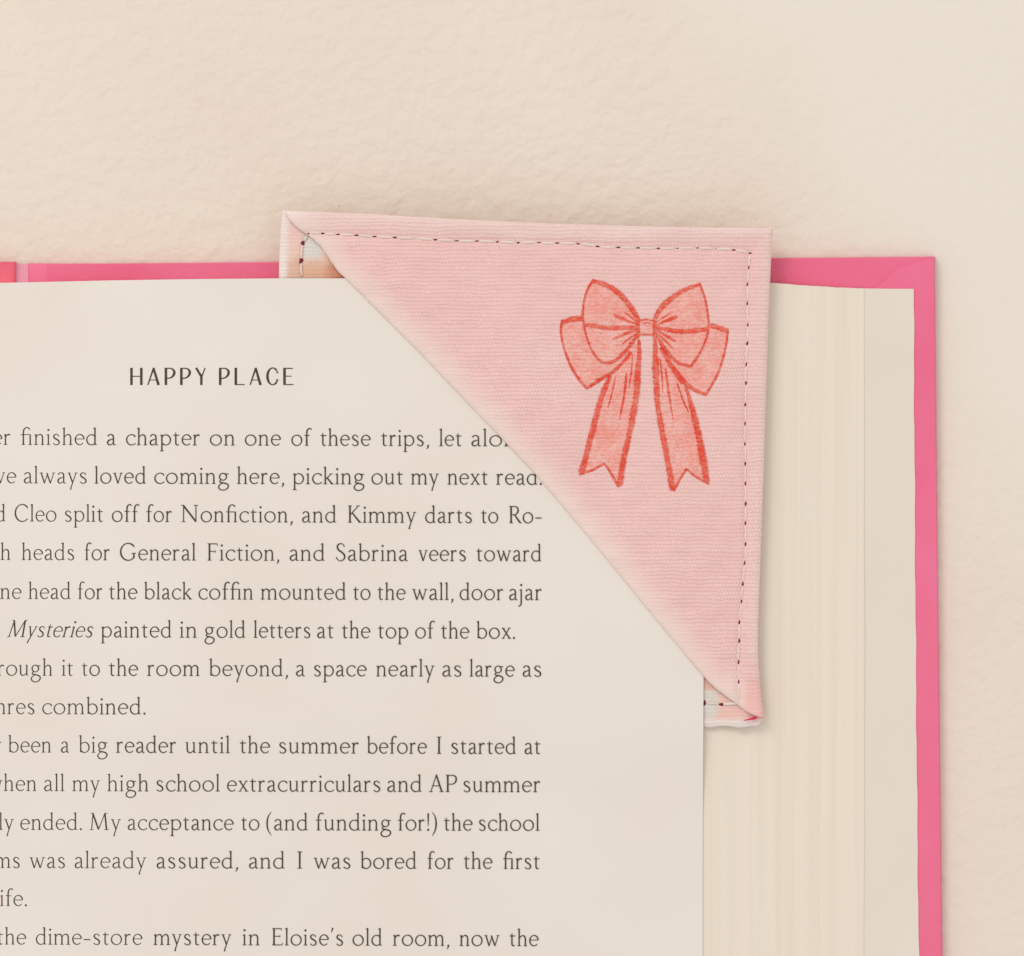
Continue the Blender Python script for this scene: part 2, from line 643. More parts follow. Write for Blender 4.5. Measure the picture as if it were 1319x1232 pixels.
ARCH = lambda x: [cv((x + 3, 70, 6), (x + 16, 88, 8), (x + 33, 95, 10), (x + 49, 88, 13), (x + 56, 68, TK), (x + 56, 45, TK)),
                  ln(x + 56, 46, x + 56, 0, TK, TK + 2), ln(x + 40, 3, x + 72, 3, 6)]
G = {}
G['o'] = (104, [arc(52, 49, 44, 47, 0, 360)])
G['n'] = (92, stem(17, 0, 97) + ARCH(17))
G['m'] = (148, stem(17, 0, 97) + ARCH(17) + ARCH(73))
G['h'] = (92, stem(17, 0, 158) + ARCH(17))
G['u'] = (92, [[(16, 96, TK), (16, 40, TK)], ln(2, 94, 22, 96, 6), cv((16, 42, TK), (19, 16, 13), (34, 3, 10), (52, 8, 8), (70, 26, 6)),
               ln(72, 96, 72, 5, TK), ln(58, 94, 78, 96, 6), ln(70, 6, 88, 4, 10, 4)])
G['i'] = (36, stem(18, 0, 97) + [dot(18, 136, 9.5)])
G['l'] = (36, stem(18, 0, 158))
G['r'] = (64, stem(17, 0, 97) + [cv((19, 66, 6), (30, 86, 9), (44, 95, 12), (58, 88, 15)), ])
G['a'] = (80, [cv((12, 80, 13), (24, 94, 9), (40, 97, 9), (56, 88, 13), (60, 68, TK), (60, 40, TK)), [(60, 42, TK), (60, 14, TK)],
               cv((60, 18, TK), (64, 4, 10), (72, 3, 7), (80, 7, 4)),
               cv((60, 57, 6), (38, 51, 9), (17, 39, 13), (11, 21, 14), (20, 5, 11), (36, 4, 9), (52, 14, 7), (60, 24, 5))])
G['b'] = (100, stem(18, 4, 158, True, False) + [arc(52, 48, 40, 46, 150, -145)])
G['c'] = (84, [arc(52, 49, 43, 47, 48, 320), dot(80, 80, 6.5)])
G['d'] = (98, stem(78, 4, 158, True, False) + [arc(48, 48, 40, 46, 30, 325), ln(76, 6, 96, 4, 10, 4)])
G['e'] = (86, [arc(46, 50, 38, 47, 8, 318, TK, TN), ln(10, 55, 84, 55, 7)])
G['f'] = (58, [[(25, 0, TK + 2), (25, 112, TK)], cv((25, 108, TK), (29, 138, 13), (44, 155, 10), (58, 155, 10), (68, 146, 13)), ln(3, 93, 52, 93, 7)] + ser(25, 3))
G['1'] = (104, [[(25, 0, TK + 2), (25, 112, TK)], cv((25, 108, TK), (30, 138, 13), (46, 155, 9), (66, 155, 10), (82, 140, 12)), ln(3, 93, 84, 93, 7),
                [(84, 96, TK), (84, 0, TK + 1)]] + ser(25, 3) + ser(84, 3))
G['g'] = (96, [arc(44, 65, 29, 31, 0, 360, 12.5, 8), ln(64, 90, 92, 90, 9, 7), cv((28, 38, 7), (17, 24, 10), (26, 13, 12), (56, 7, 12), (82, -4, 12), (88, -24, 12),
               (74, -46, 10), (46, -56, 9), (18, -48, 11), (8, -28, 12), (16, -8, 9), (34, 4, 7), (44, 8, 5))])
G['j'] = (38, [[(20, 97, TK), (20, -20, TK)], cv((20, -18, TK), (18, -38, 12), (8, -52, 9), (-6, -54, 10)), ln(4, 90, 22, 95, 6, 9), dot(20, 136, 9.5)])
G['k'] = (88, stem(18, 0, 158) + [ln(18, 42, 68, 94, 8), cv((34, 58, 12), (56, 28, 14), (76, 4, 14)), ln(54, 94, 82, 94, 6), ln(62, 3, 92, 3, 6)])
G['p'] = (100, stem(18, -54, 97, True, True) + [arc(52, 49, 40, 46, 150, -145)])
G['s'] = (74, [cv((60, 78, 11), (50, 93, 8), (36, 97, 8), (20, 90, 11), (15, 75, 13), (26, 60, 14), (46, 48, 14), (60, 33, 14), (60, 15, 12), (46, 3, 9), (28, 3, 8), (12, 16, 11))])
G['t'] = (60, [[(25, 118, 4), (25, 94, TK), (25, 30, TK)], cv((25, 32, TK), (27, 12, 13), (37, 3, 10), (54, 8, 5)), ln(4, 92, 56, 92, 8)])
G['v'] = (84, [ln(14, 95, 43, 2, TK), ln(43, 0, 72, 95, 8), ln(0, 95, 28, 95, 6), ln(58, 95, 86, 95, 6)])
G['w'] = (136, [ln(14, 95, 42, 2, TK), ln(42, 0, 70, 92, 8), ln(62, 95, 94, 2, TK), ln(94, 0, 122, 95, 8), ln(0, 95, 28, 95, 6), ln(108, 95, 136, 95, 6)])
G['x'] = (86, [ln(14, 95, 74, 3, TK), ln(72, 95, 14, 3, 8), ln(2, 95, 30, 95, 6), ln(58, 95, 84, 95, 6), ln(2, 3, 28, 3, 6), ln(58, 3, 88, 3, 6)])
G['y'] = (86, [ln(14, 95, 45, 6, TK), cv((74, 95, 8), (44, 4, 9), (28, -44, 11)), ln(22, -53, 36, -48, 10), ln(0, 95, 28, 95, 6), ln(60, 95, 88, 95, 6)])
G['C'] = (138, [arc(76, 77, 66, 77, 42, 318, 15, 9), ln(122, 130, 128, 118, 10, 6)])
G['G'] = (150, [arc(76, 77, 66, 77, 42, 318, 15, 9), ln(124, 132, 128, 118, 10, 6), ln(126, 20, 126, 62, 15), ln(106, 64, 144, 64, 7)])
G['N'] = (160, [ln(26, 2, 26, 150, 9), ln(24, 150, 134, 4, 16), ln(134, 2, 134, 150, 9), ln(4, 152, 30, 152, 6), ln(8, 3, 44, 3, 6), ln(116, 152, 154, 152, 6)])
G['K'] = (118, stem(22, 0, 155, False, True, 15) + ser(22, 152) + [ln(26, 72, 92, 150, 8), cv((42, 88, 12), (76, 42, 15), (108, 3, 15)), ln(78, 152, 108, 152, 6), ln(94, 3, 122, 3, 6)])
G['R'] = (116, stem(22, 0, 155, False, True, 15) + ser(16, 152, 12) + [cv((22, 150, 7), (60, 151, 8), (84, 136, 13), (86, 104, 14), (66, 80, 9), (24, 74, 7)), cv((56, 76, 12), (82, 38, 15), (110, 3, 15)), ln(100, 3, 122, 3, 6)])
G['P'] = (100, stem(22, 0, 155, False, True, 15) + ser(16, 152, 12) + [cv((22, 150, 7), (64, 151, 8), (90, 136, 13), (92, 100, 14), (70, 74, 9), (30, 70, 7))])
G['F'] = (98, stem(22, 0, 155, False, True, 15) + ser(16, 152, 12) + [ln(22, 151, 90, 151, 8), ln(90, 152, 91, 132, 7, 5), ln(22, 82, 72, 82, 7), ln(72, 94, 72, 70, 6)])
G['E'] = (104, stem(22, 0, 155, False, False, 15) + ser(16, 152, 12) + [ln(6, 4, 92, 4, 8), ln(22, 151, 88, 151, 8), ln(88, 152, 89, 134, 7, 5), ln(22, 82, 74, 82, 7), ln(74, 92, 74, 71, 6), ln(94, 3, 98, 24, 7, 5)])
G['S'] = (92, [cv((78, 126, 10), (70, 146, 8), (50, 156, 8), (28, 148, 12), (18, 124, 14), (30, 98, 15), (56, 78, 15), (78, 54, 15), (80, 26, 13), (62, 5, 9), (38, 1, 8), (14, 20, 9), (10, 34, 9))])
G['M'] = (178, [ln(24, 2, 36, 150, 9), ln(34, 152, 84, 6, 15), ln(84, 4, 140, 152, 8), ln(140, 150, 154, 2, 15), ln(16, 152, 40, 152, 6), ln(136, 152, 162, 152, 6), ln(6, 3, 42, 3, 6), ln(134, 3, 174, 3, 6)])
G['A'] = (128, [ln(18, 2, 66, 156, 8), ln(64, 156, 112, 2, 15), ln(34, 56, 92, 56, 7), ln(2, 3, 34, 3, 6), ln(92, 3, 130, 3, 6)])
G['I'] = (48, stem(24, 0, 155, False, True, 15) + ser(24, 152, 18))
G[','] = (34, [cv((18, 10, 17), (21, 0, 15), (17, -14, 10), (7, -28, 4))])
G['.'] = (32, [dot(15, 7, 9.5)])
G['-'] = (70, [ln(6, 47, 64, 47, 10)])
G['('] = (52, [cv((46, 166, 4), (20, 128, 10), (9, 66, 14), (18, 2, 11), (46, -48, 4))])
G[')'] = (52, [cv((6, 166, 4), (32, 128, 10), (43, 66, 14), (34, 2, 11), (6, -48, 4))])
G['!'] = (36, [ln(18, 155, 18, 40, 16, 6), dot(18, 7, 9.5)])
G["'"] = (34, [ln(25, 160, 12, 118, 15, 5)])


def ribbon(strokes_px, zf, name, mat, parent, dz0=0.00002, dz=0.0000012, flat=True):
    """pen strokes in photo pixels laid on the surface zf(x, y) as a skin of ink"""
    V, F = [], []
    for k, st in enumerate(strokes_px):
        P = np.array([(a, b) for a, b, w in st])
        w = np.array([c for a, b, c in st])
        d = np.gradient(P, axis=0) if len(P) > 2 else np.repeat((P[1:] - P[:1]), 2, 0)
        nn = np.stack([-d[:, 1], d[:, 0]], -1)
        nn /= np.maximum(np.linalg.norm(nn, axis=1, keepdims=True), 1e-9)
        A, B = P + nn * w[:, None] / 2, P - nn * w[:, None] / 2
        base = len(V)
        for a, b in zip(A, B):
            for p_ in (a, b):
                V.append(W(p_[0], p_[1], float(zf(p_[0], p_[1])) + dz0 + dz * k))
        for i in range(len(P) - 1):
            q0 = base + 2 * i
            f = (q0, q0 + 1, q0 + 3, q0 + 2)
            F.append(f)
    # face every quad upwards
    F2 = []
    for f in F:
        a, b, c = (np.array(V[i]) for i in f[:3])
        F2.append(f if np.cross(b - a, c - a)[2] > 0 else f[::-1])
    return new_obj(name, V, F2, mat, parent, smooth=False)


UX = 0.1425


def word_strokes(word, x0, x1, base, italic=False):
    word = word.replace('fi', '1')
    x, out = 0.0, []
    for ch in word:
        adv, sts = G[ch]
        k = 0.86 if italic else 1.0
        for st in sts:
            out.append([(x + k * a + (0.24 * b if italic else 0), b, w) for a, b, w in st])
        x += adv * k + (8 if italic else 13)
    lo = min(a - w / 3 for st in out for a, b, w in st)
    hi = max(a + w / 3 for st in out for a, b, w in st)
    sx = UX if x0 is None else (x1 - x0) / (hi - lo)
    off = (x1 - sx * hi)
    return [[(off + sx * a, base(off + sx * a) - UX * b, w * UX) for a, b, w in st] for st in out]


N = None
LINES = [
 ((573.3, 575.1), [('never', N, 13.6), ('finished', 26.4, 125.2), ('a', 137.9, 149.2), ('chapter', 162.5, 257.7), ('on', 270.5, 302.7), ('one', 315.6, 361.8), ('of', 375.5, 401.8), ('these', 412.4, 477.3), ('trips,', 490.6, 552.2), ('let', 565.5, 594.6), ('alone', 607.4, 681)]),
 ((622.8, 624.6), [('have', N, 20.9), ('always', 30.9, 111.4), ('loved', 121.5, 188), ('coming', 198.9, 295), ('here,', 305, 365.6), ('picking', 376.6, 469.4), ('out', 478.7, 519.1), ('my', 529.1, 565.5), ('next', 576.1, 628.3), ('read.', 638.8, 697.4)]),
 ((671.9, 674.1), [('and', N, 7.3), ('Cleo', 19.1, 72.4), ('split', 83.7, 132.8), ('off', 144.3, 179.8), ('for', 188.3, 221.4), ('Nonfiction,', 232.9, 376.6), ('and', 389.3, 433.3), ('Kimmy', 447.9, 536.4), ('darts', 547.9, 607.4), ('to', 619.6, 641.4), ('Ro-', 655.6, 698)]),
 ((721.6, 723.2), [('Parth', N, 13.6), ('heads', 27.7, 95.2), ('for', 108.6, 141.4), ('General', 154.7, 252.3), ('Fiction,', 266.8, 359.3), ('and', 373.3, 418.4), ('Sabrina', 432.8, 525.5), ('veers', 538.8, 599.7), ('toward', 613.4, 697.4)]),
 ((771.9, 773.2), [('one', N, 27.7), ('head', 36.4, 91), ('for', 100, 131.9), ('the', 140.1, 176.9), ('black', 185.6, 247.7), ('coffin', 255.9, 326), ('mounted', 335.6, 445.7), ('to', 454.8, 476.9), ('the', 486, 522.4), ('wall,', 530.6, 583.7), ('door', 592.3, 648.3), ('ajar', 656.1, 698)]),
 ((820.9, 822.9), [('/Mysteries', 8.7, 120), ('painted', 129.7, 221), ('in', 231.1, 253.7), ('gold', 263.7, 316), ('letters', 326.5, 399.3), ('at', 408.8, 429.7), ('the', 440.1, 476.9), ('top', 486.7, 525.5), ('of', 535.1, 560.4), ('the', 567.9, 604.3), ('box.', 613.7, 662.9)]),
 ((870.6, 871.8), [('through', N, 67.7), ('it', 79.5, 94), ('to', 105.2, 128.3), ('the', 140.1, 177.8), ('room', 189.2, 257.2), ('beyond,', 269.2, 370.5), ('a', 381.5, 392.9), ('space', 404.6, 472.2), ('nearly', 484.2, 560), ('as', 570, 594), ('large', 604.6, 662.9), ('as', 673.4, 696.9)]),
 ((920.2, 921.2), [('genres', N, 44), ('combined.', 54.6, 187)]),
 ((969.5, 971.5), [('never', N, 1.5), ('been', 10.6, 66), ('a', 78.8, 89.2), ('big', 101.5, 138.6), ('reader', 149.2, 227), ('until', 238.6, 296.3), ('the', 308.7, 347.8), ('summer', 359.6, 462.4), ('before', 472.7, 549.7), ('I', 562.2, 568.8), ('started', 581.5, 664.7), ('at', 676, 696.2)]),
 ((1019.2, 1020.6), [('when', N, 47), ('all', 57, 83.2), ('my', 92.8, 129.2), ('high', 137.9, 191.4), ('school', 201.6, 283.2), ('extracurriculars', 292.7, 489.5), ('and', 499.1, 543.3), ('AP', 552.2, 588.3), ('summer', 597, 696.2)]),
 ((1069.2, 1070.3), [('finally', N, 18.2), ('ended.', 26.4, 105), ('My', 115, 156.1), ('acceptance', 164.7, 300.9), ('to', 310.5, 333.8), ('(and', 343.3, 396.6), ('funding', 406.4, 504), ('for!)', 512.4, 562.4), ('the', 571.5, 608.6), ('school', 617, 695.1)]),
 ((1118.4, 1119.6), [('programs', N, 25.1), ('was', 37.7, 83.3), ('already', 96.4, 188.9), ('assured,', 202, 306.3), ('and', 320.9, 366.9), ('I', 382.4, 389.7), ('was', 403.7, 451), ('bored', 464.3, 536.4), ('for', 550.4, 584.3), ('the', 597, 634.3), ('first', 647.8, 695.1)]),
 ((1167.3, 1169), [('life.', N, 34.2)]),
 ((1216.9, 1218.9), [('the', N, 33.7), ('dime-store', 46.4, 183.4), ('mystery', 197.4, 298.3), ('in', 311.8, 334.7), ("Eloise's", 350, 441.5), ('old', 454.3, 492.2), ('room,', 505.8, 578.3), ('now', 591.5, 643.8), ('the', 656, 693.8)]),
]
zprint = lambda x, y: zpage(x, y) + 0.00012
for (bl, br), words in LINES:
    f = lambda x, bl=bl, br=br: bl + (br - bl) * min(1.05, max(-0.1, x / 640.0))
    sts = []
    for w_, x0, x1 in words:
        it = w_.startswith('/')
        sts += word_strokes(w_.lstrip('/'), x0, x1, f, it)
    ribbon(sts, zprint, 'text_line', M_INK, page, 0.00003, 0.0000003)

hs = []
def H(*strokes):
    for st in strokes:
        hs.append([(150 + a / 5.276, 460 + b / 5.276, w / 5.276 * 0.92) for a, b, w in st])
def hP(x):
    H([(x, 74, 19), (x, 191, 19)], cv((x, 78, 7), (x + 36, 79, 9), (x + 55, 95, 17), (x + 55, 118, 18), (x + 36, 140, 11), (x, 148, 7)))
def hA(x, e):
    m = (x + e) / 2 + 2
    H([(x + 5, 191, 9), (m, 75, 13)], [(m - 2, 74, 16), (e - 8, 191, 20)], [(x + 20, 157, 6), (e - 22, 157, 6)])
H([(102, 74, 19), (102, 191, 19)], [(169, 74, 19), (169, 191, 19)], [(102, 132, 7), (169, 132, 7)])
hA(208, 294); hP(336); hP(441)
H([(541, 74, 16), (577, 134, 17)], [(603, 74, 8), (579, 134, 10)], [(577, 130, 18), (577, 191, 18)])
hP(705)
H([(811, 74, 19), (811, 191, 19)], [(811, 188, 7), (872, 188, 7)])
hA(903, 987)
H(arc(1062, 132, 36, 57, 42, 318, 19, 8, 0), [(1092, 98, 10), (1094, 110, 14)], [(1090, 168, 10), (1094, 152, 16)])
H([(1142, 74, 19), (1142, 191, 19)], [(1142, 78, 7), (1200, 78, 7)], [(1142, 131, 6), (1190, 131, 6)], [(1142, 188, 7), (1203, 188, 7)])
ribbon(hs, zprint, 'heading', M_INK, page, 0.00002, 0.0000006)

# ------------------------------------------------------------------ bookmark
bm_root = empty('corner_bookmark', W(860, 480, 0.0110), 'pink canvas corner bookmark with a printed red bow, slipped over the page corner', 'bookmark')

TOP = interp([(360, 271.5), (420, 273.5), (480, 276), (560, 281), (680, 287), (800, 291), (900, 293), (996, 294)])
RIGHT = [(995.5, 294), (993.5, 330), (990.5, 400), (986.5, 520), (983.5, 620), (980.5, 700), (977.5, 780), (976.5, 840), (979.5, 885), (984, 926)]
HYP = [(366, 272.5), (374, 285), (385, 296), (397, 304), (413, 318), (426, 337), (436, 351), (447, 361), (507, 421), (546, 460), (600, 517), (648, 567), (685, 606),
       (722, 649), (760, 694), (800, 743), (840, 792), (875, 834), (905, 870), (919, 885), (936, 898), (950, 908), (962, 918)]


def path_fn(pts):
    P = np.array(crom(pts, 6))
    d = np.concatenate([[0], np.cumsum(np.linalg.norm(np.diff(P, axis=0), axis=1))])
    d /= d[-1]
    return lambda t: np.stack([np.interp(t, d, P[:, 0]), np.interp(t, d, P[:, 1])], -1)


def path_y(pts):
    P = np.array(pts, float)
    return lambda y: np.interp(y, P[:, 1], P[:, 0])


def seg_dist(X, Y, pts):
    best = np.full(X.shape, 1e9)
    for (ax, ay), (bx2, by2) in zip(pts[:-1], pts[1:]):
        dx, dy = bx2 - ax, by2 - ay
        t = np.clip(((X - ax) * dx + (Y - ay) * dy) / (dx * dx + dy * dy), 0, 1)
        best = np.minimum(best, np.hypot(X - ax - t * dx, Y - ay - t * dy))
    return best


TOPP = [(float(x), float(TOP(x))) for x in np.linspace(366, 995.5, 40)]
HOLES_T = [(415.7, 300.9), (435, 302.5), (459.1, 303.4), (483, 305), (508.7, 306.2), (534.6, 307.4), (560.4, 309.3), (588.3, 310.5), (614.7, 310.5),
           (641.1, 311.4), (667.7, 313), (694.1, 312.7), (718.2, 313.4), (744.8, 314.1), (770.5, 317.7), (796.2, 318.9), (821.7, 319.6), (847.4, 320),
           (872.6, 319.8), (898.6, 319.8), (922.2, 320.5), (945.4, 322.3), (966.9, 326)]
HOLES_R = [(966.9, 326), (964.3, 345.5), (963, 366.4), (962.5, 390.9), (963.5, 418.8), (962.5, 442.7), (961.2, 469.7), (961, 494.1), (960, 521.6),
           (959.7, 545.8), (959.7, 572.2), (960, 597.4), (960.2, 623.1), (960.7, 649.5), (960.2, 674), (960.5, 701.2), (959.5, 725.4), (957, 752.3),
           (955.2, 775), (952.2, 802.2), (952.2, 825.9), (951.4, 853.3), (951.4, 879), (951.5, 904)]
SEAM = [(398, 300)] + HOLES_T + HOLES_R[1:]


def front_h(X, Y):
    """upper surface of the front panel"""
    X = np.asarray(X, float); Y = np.asarray(Y, float)
    base = 0.01185 + 0.00022 * sstep(965, 900, X) * sstep(312, 372, Y)
    th = 0.00050
    d_t, d_r, d_h = seg_dist(X, Y, TOPP), seg_dist(X, Y, RIGHT), seg_dist(X, Y, HYP)
    d = np.minimum(np.minimum(d_t, d_r), d_h)
    r = 7.0
    edge = np.sqrt(np.clip(1 - (1 - np.clip(d / r, 0, 1)) ** 2, 0, 1))
    roll = 0.00016 * np.exp(-((np.minimum(d_t, d_r) - 11) / 9.0) ** 2) + 0.00018 * np.exp(-((d_h - 16) / 15.0) ** 2)
    seam = -0.00022 * np.exp(-(seg_dist(X, Y, SEAM) / 4.0) ** 2)
    lump = 0.00010 * np.sin(X * 0.021 + Y * 0.013) + 0.00008 * np.sin(X * 0.047 - Y * 0.038 + 1.3) + 0.00004 * np.sin(X * 0.11 + Y * 0.09)
    return base + th * (0.06 + 0.94 * edge) + roll + seam + lump * np.clip(d / 20, 0, 1), base, (d_t, d_r, d_h)


def ztop(x, y):
    return float(front_h(np.array([x]), np.array([y]))[0][0])


R_, C_ = 190, 150
tt = np.linspace(0, 1, R_)
ss = np.linspace(0, 1, C_)
ss = 0.5 - 0.5 * np.cos(math.pi * ss) * (0.35 + 0.65 * np.abs(np.cos(math.pi * ss)) ** 0)  # denser near both edges
tt = np.concatenate([np.linspace(0, 0.03, 14)[:-1], np.linspace(0.03, 1, R_ - 13)])
L_ = path_fn(HYP)(tt)
Rr = path_fn(RIGHT)(tt)
PX = L_[:, None, 0] * (1 - ss) + Rr[:, None, 0] * ss
PY = L_[:, None, 1] * (1 - ss) + Rr[:, None, 1] * ss
bow_top = TOP(PX[0]) - PY[0]
PY = PY + bow_top[None, :] * ((1 - tt) ** 6)[:, None]
ZT, base, (dt_, dr_, dh_) = front_h(PX, PY)
# dyed pink, overexposed glow along its folded edges put into the colour
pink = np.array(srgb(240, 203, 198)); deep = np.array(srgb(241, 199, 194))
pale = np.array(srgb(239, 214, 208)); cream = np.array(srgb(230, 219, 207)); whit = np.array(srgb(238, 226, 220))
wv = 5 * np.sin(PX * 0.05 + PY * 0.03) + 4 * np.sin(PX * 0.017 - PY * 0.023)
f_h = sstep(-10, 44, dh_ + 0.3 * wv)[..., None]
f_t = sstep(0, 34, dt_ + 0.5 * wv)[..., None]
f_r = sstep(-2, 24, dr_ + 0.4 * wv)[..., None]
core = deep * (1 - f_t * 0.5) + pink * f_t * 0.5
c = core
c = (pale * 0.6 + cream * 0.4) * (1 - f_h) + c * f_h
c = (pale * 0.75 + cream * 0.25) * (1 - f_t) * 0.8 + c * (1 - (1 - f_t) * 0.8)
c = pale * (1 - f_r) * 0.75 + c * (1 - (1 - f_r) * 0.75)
low = sstep(840, 900, PY)[..., None] * sstep(955, 965, PX)[..., None]
c = c * (1 - 0.7 * low) + np.array(srgb(240, 184, 178)) * 0.7 * low
k = (np.exp(-(((PX - 366) / 24) ** 2 + ((PY - 276) / 24) ** 2)) * 0.95)[..., None]
c = c * (1 - k) + whit * k
c[..., 3] = 0.25 + 0.75 * sstep(0, 40, dh_)
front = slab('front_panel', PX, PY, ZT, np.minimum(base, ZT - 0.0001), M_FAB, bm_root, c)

# back panel: only its corners show past the page
LB = [(364, 271.5), (362, 290), (360.5, 310), (359.5, 340), (359, 366), (470, 470), (640, 640), (780, 790), (890, 866), (904, 872), (904.5, 938)]
RB = [(993.5, 294), (991, 330), (988, 400), (984, 520), (981, 620), (978, 700), (975, 780), (974, 840), (977, 885), (983, 926), (976, 936)]
yy2 = np.concatenate([np.linspace(272, 366, 60), np.linspace(370, 860, 40)[:-1], np.linspace(860, 936.5, 50)])
sb = np.concatenate([np.linspace(0, 0.16, 60)[:-1], np.linspace(0.16, 1, 60)])
sb2 = np.linspace(0, 1, len(sb))
PX, PY = [], []
for y in yy2:
    a, b = float(path_y(LB)(y)), float(path_y(RB)(y))
    s_ = sb * (1 - sstep(400, 800, y)) + sb2 * sstep(400, 800, y)
    xs = a + (b - a) * s_
    PX.append(xs)
    t0 = np.maximum(TOP(xs), 271)
    PY.append(np.where(y < 366, t0 + (y - 272) * (366 - t0) / (366 - 272), y) + (1.5 * np.sin(xs * 0.16) if y > 936 else 0))
PX, PY = np.array(PX), np.array(PY)
LBP = [p for p in LB if p[1] < 367]
d = np.minimum(seg_dist(PX, PY, LBP), np.minimum(seg_dist(PX, PY, TOPP), seg_dist(PX, PY, [(904.5, 937), (976, 936), (983, 926)])))
edge = np.sqrt(np.clip(1 - (1 - np.clip(d / 6, 0, 1)) ** 2, 0, 1))
ZT = 0.0112 + 0.00050 * (0.2 + 0.8 * edge) - 0.00003
ZT = ZT - 0.00012 * np.exp(-(seg_dist(PX, PY, [(397, 300), (390, 313), (388, 336), (389, 366)]) / 4) ** 2)


def blob(cx, cy, rx, ry, s_=0.35):
    return sstep(1 + s_, 1 - s_, np.hypot((PX - cx) / rx, (PY - cy) / ry))[..., None]


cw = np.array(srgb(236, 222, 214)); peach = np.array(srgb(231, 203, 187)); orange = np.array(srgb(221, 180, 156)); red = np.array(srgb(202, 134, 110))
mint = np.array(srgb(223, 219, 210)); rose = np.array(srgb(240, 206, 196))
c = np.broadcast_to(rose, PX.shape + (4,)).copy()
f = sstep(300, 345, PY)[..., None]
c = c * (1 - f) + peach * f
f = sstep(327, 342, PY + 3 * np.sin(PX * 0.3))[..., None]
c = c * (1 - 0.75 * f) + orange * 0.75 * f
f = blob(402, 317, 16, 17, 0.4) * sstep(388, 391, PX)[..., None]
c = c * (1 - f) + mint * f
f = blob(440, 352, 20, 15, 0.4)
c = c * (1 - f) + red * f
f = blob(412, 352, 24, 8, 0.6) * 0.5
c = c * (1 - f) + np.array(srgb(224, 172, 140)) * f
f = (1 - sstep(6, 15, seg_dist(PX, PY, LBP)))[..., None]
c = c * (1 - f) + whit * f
low = sstep(840, 860, PY)[..., None]
cl = np.broadcast_to(np.array(srgb(238, 198, 188)), c.shape).copy()
f = blob(913, 905, 13, 24, 0.5); cl = cl * (1 - f) + mint * f
f = blob(915, 882, 16, 7, 0.5); cl = cl * (1 - f) + np.array(srgb(234, 190, 172)) * f
f = sstep(924, 930, PY)[..., None]; cl = cl * (1 - f) + whit * f
c = c * (1 - low) + cl * low
c[..., 3] = 0.6
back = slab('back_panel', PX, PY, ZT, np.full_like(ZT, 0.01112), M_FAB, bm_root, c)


def zback(x, y):
    return 0.0117 if y < 600 else 0.0117


# stitches and needle holes
def tube(name, pts, rad, mat, parent, nseg=8):
    P = [Vector(p) for p in pts]
    V, F = [], []
    n = len(P)
    for i, p in enumerate(P):
        t = (P[min(i + 1, n - 1)] - P[max(i - 1, 0)]).normalized()
        u = t.cross(Vector((0, 0, 1))).normalized()
        w = u.cross(t)
        r = rad[i]
        for k in range(nseg):
            a = 2 * math.pi * k / nseg
            V.append(p + u * (r * math.cos(a)) + w * (r * math.sin(a) * 0.8))
    for i in range(n - 1):
        for k in range(nseg):
            k2 = (k + 1) % nseg
            F.append((i * nseg + k, i * nseg + k2, (i + 1) * nseg + k2, (i + 1) * nseg + k))
    F.append(tuple(range(nseg))[::-1])
    F.append(tuple((n - 1) * nseg + k for k in range(nseg)))
    return new_obj(name, V, F, mat, parent)


def hole(x, y, ang, zf, parent, s_=1.0):
    V, F = [], []
    a, b = 3.9 * s_ * random.uniform(.85, 1.15), 2.2 * s_ * random.uniform(.85, 1.15)
    ca, sa = math.cos(ang), math.sin(ang)
    z = zf(x, y)
    V.append(W(x, y, z + 0.00004))
    for rr, dz in ((0.6, 0.00003), (1.0, -0.00003)):
        for k in range(12):
            t = 2 * math.pi * k / 12
            w = 1 + 0.2 * math.sin(3 * t + x)
            u, v = a * rr * w * math.cos(t), b * rr * w * math.sin(t)
            V.append(W(x + u * ca - v * sa, y + u * sa + v * ca, z + dz))
    for k in range(12):
        F.append((0, 1 + (k + 1) % 12, 1 + k))
        F.append((1 + k, 1 + (k + 1) % 12, 13 + (k + 1) % 12, 13 + k))
    return new_obj('needle_hole', V, F, M_HOLE, parent)


def stitch(p, q, zf, parent, r=1.8):
    (x0, y0), (x1, y1) = p, q
    L = math.hypot(x1 - x0, y1 - y0)
    g = min(3.0, 0.18 * L)
    pts, rad = [], []
    bow = random.uniform(-0.7, 0.7)
    nx_, ny_ = -(y1 - y0) / L, (x1 - x0) / L
    for i in range(11):
        t = i / 10
        u = (g + (L - 2 * g) * t) / L
        o_ = bow * math.sin(math.pi * t)
        x, y = x0 + (x1 - x0) * u + nx_ * o_, y0 + (y1 - y0) * u + ny_ * o_
        z = zf(x, y) + 0.00010 * math.sin(math.pi * t) ** 0.5 - 0.00003
        pts.append(W(x, y, z))
        rad.append(S * r * (0.55 + 0.45 * math.sin(math.pi * min(1, max(0.0, t))) ** 0.5))
    return tube('stitch', pts, rad, M_THREAD, parent)


seam_pts = [(398.2, 300.0)] + HOLES_T
for i, p in enumerate(seam_pts):
    if abs(p[0] - 534.6) > 1:
        hole(p[0], p[1], random.uniform(-.35, .1), ztop, front, 0.8 if i in (0, 11, 12) else 1.0)
    if i + 1 < len(seam_pts):
        stitch(p, seam_pts[i + 1], ztop, front)
for i, p in enumerate(HOLES_R):
    if 0 < i < len(HOLES_R) - 1:
        hole(p[0], p[1], -math.pi / 2 + random.uniform(.0, .5), ztop, front, 0.95)
    if i + 1 < len(HOLES_R):
        stitch(p, HOLES_R[i + 1], ztop, front, 1.35)
bk = [(390.3, 313.2), (387.9, 336.2), (389.2, 358.5)]
stitch((397, 300.5), bk[0], zback, back, 1.2)
for i in (0, 1):
    hole(*bk[i], -1.2, zback, back)
    stitch(bk[i], bk[i + 1], zback, back, 1.3)
hole(907.5, 906, -1.4, zback, back, 0.9)
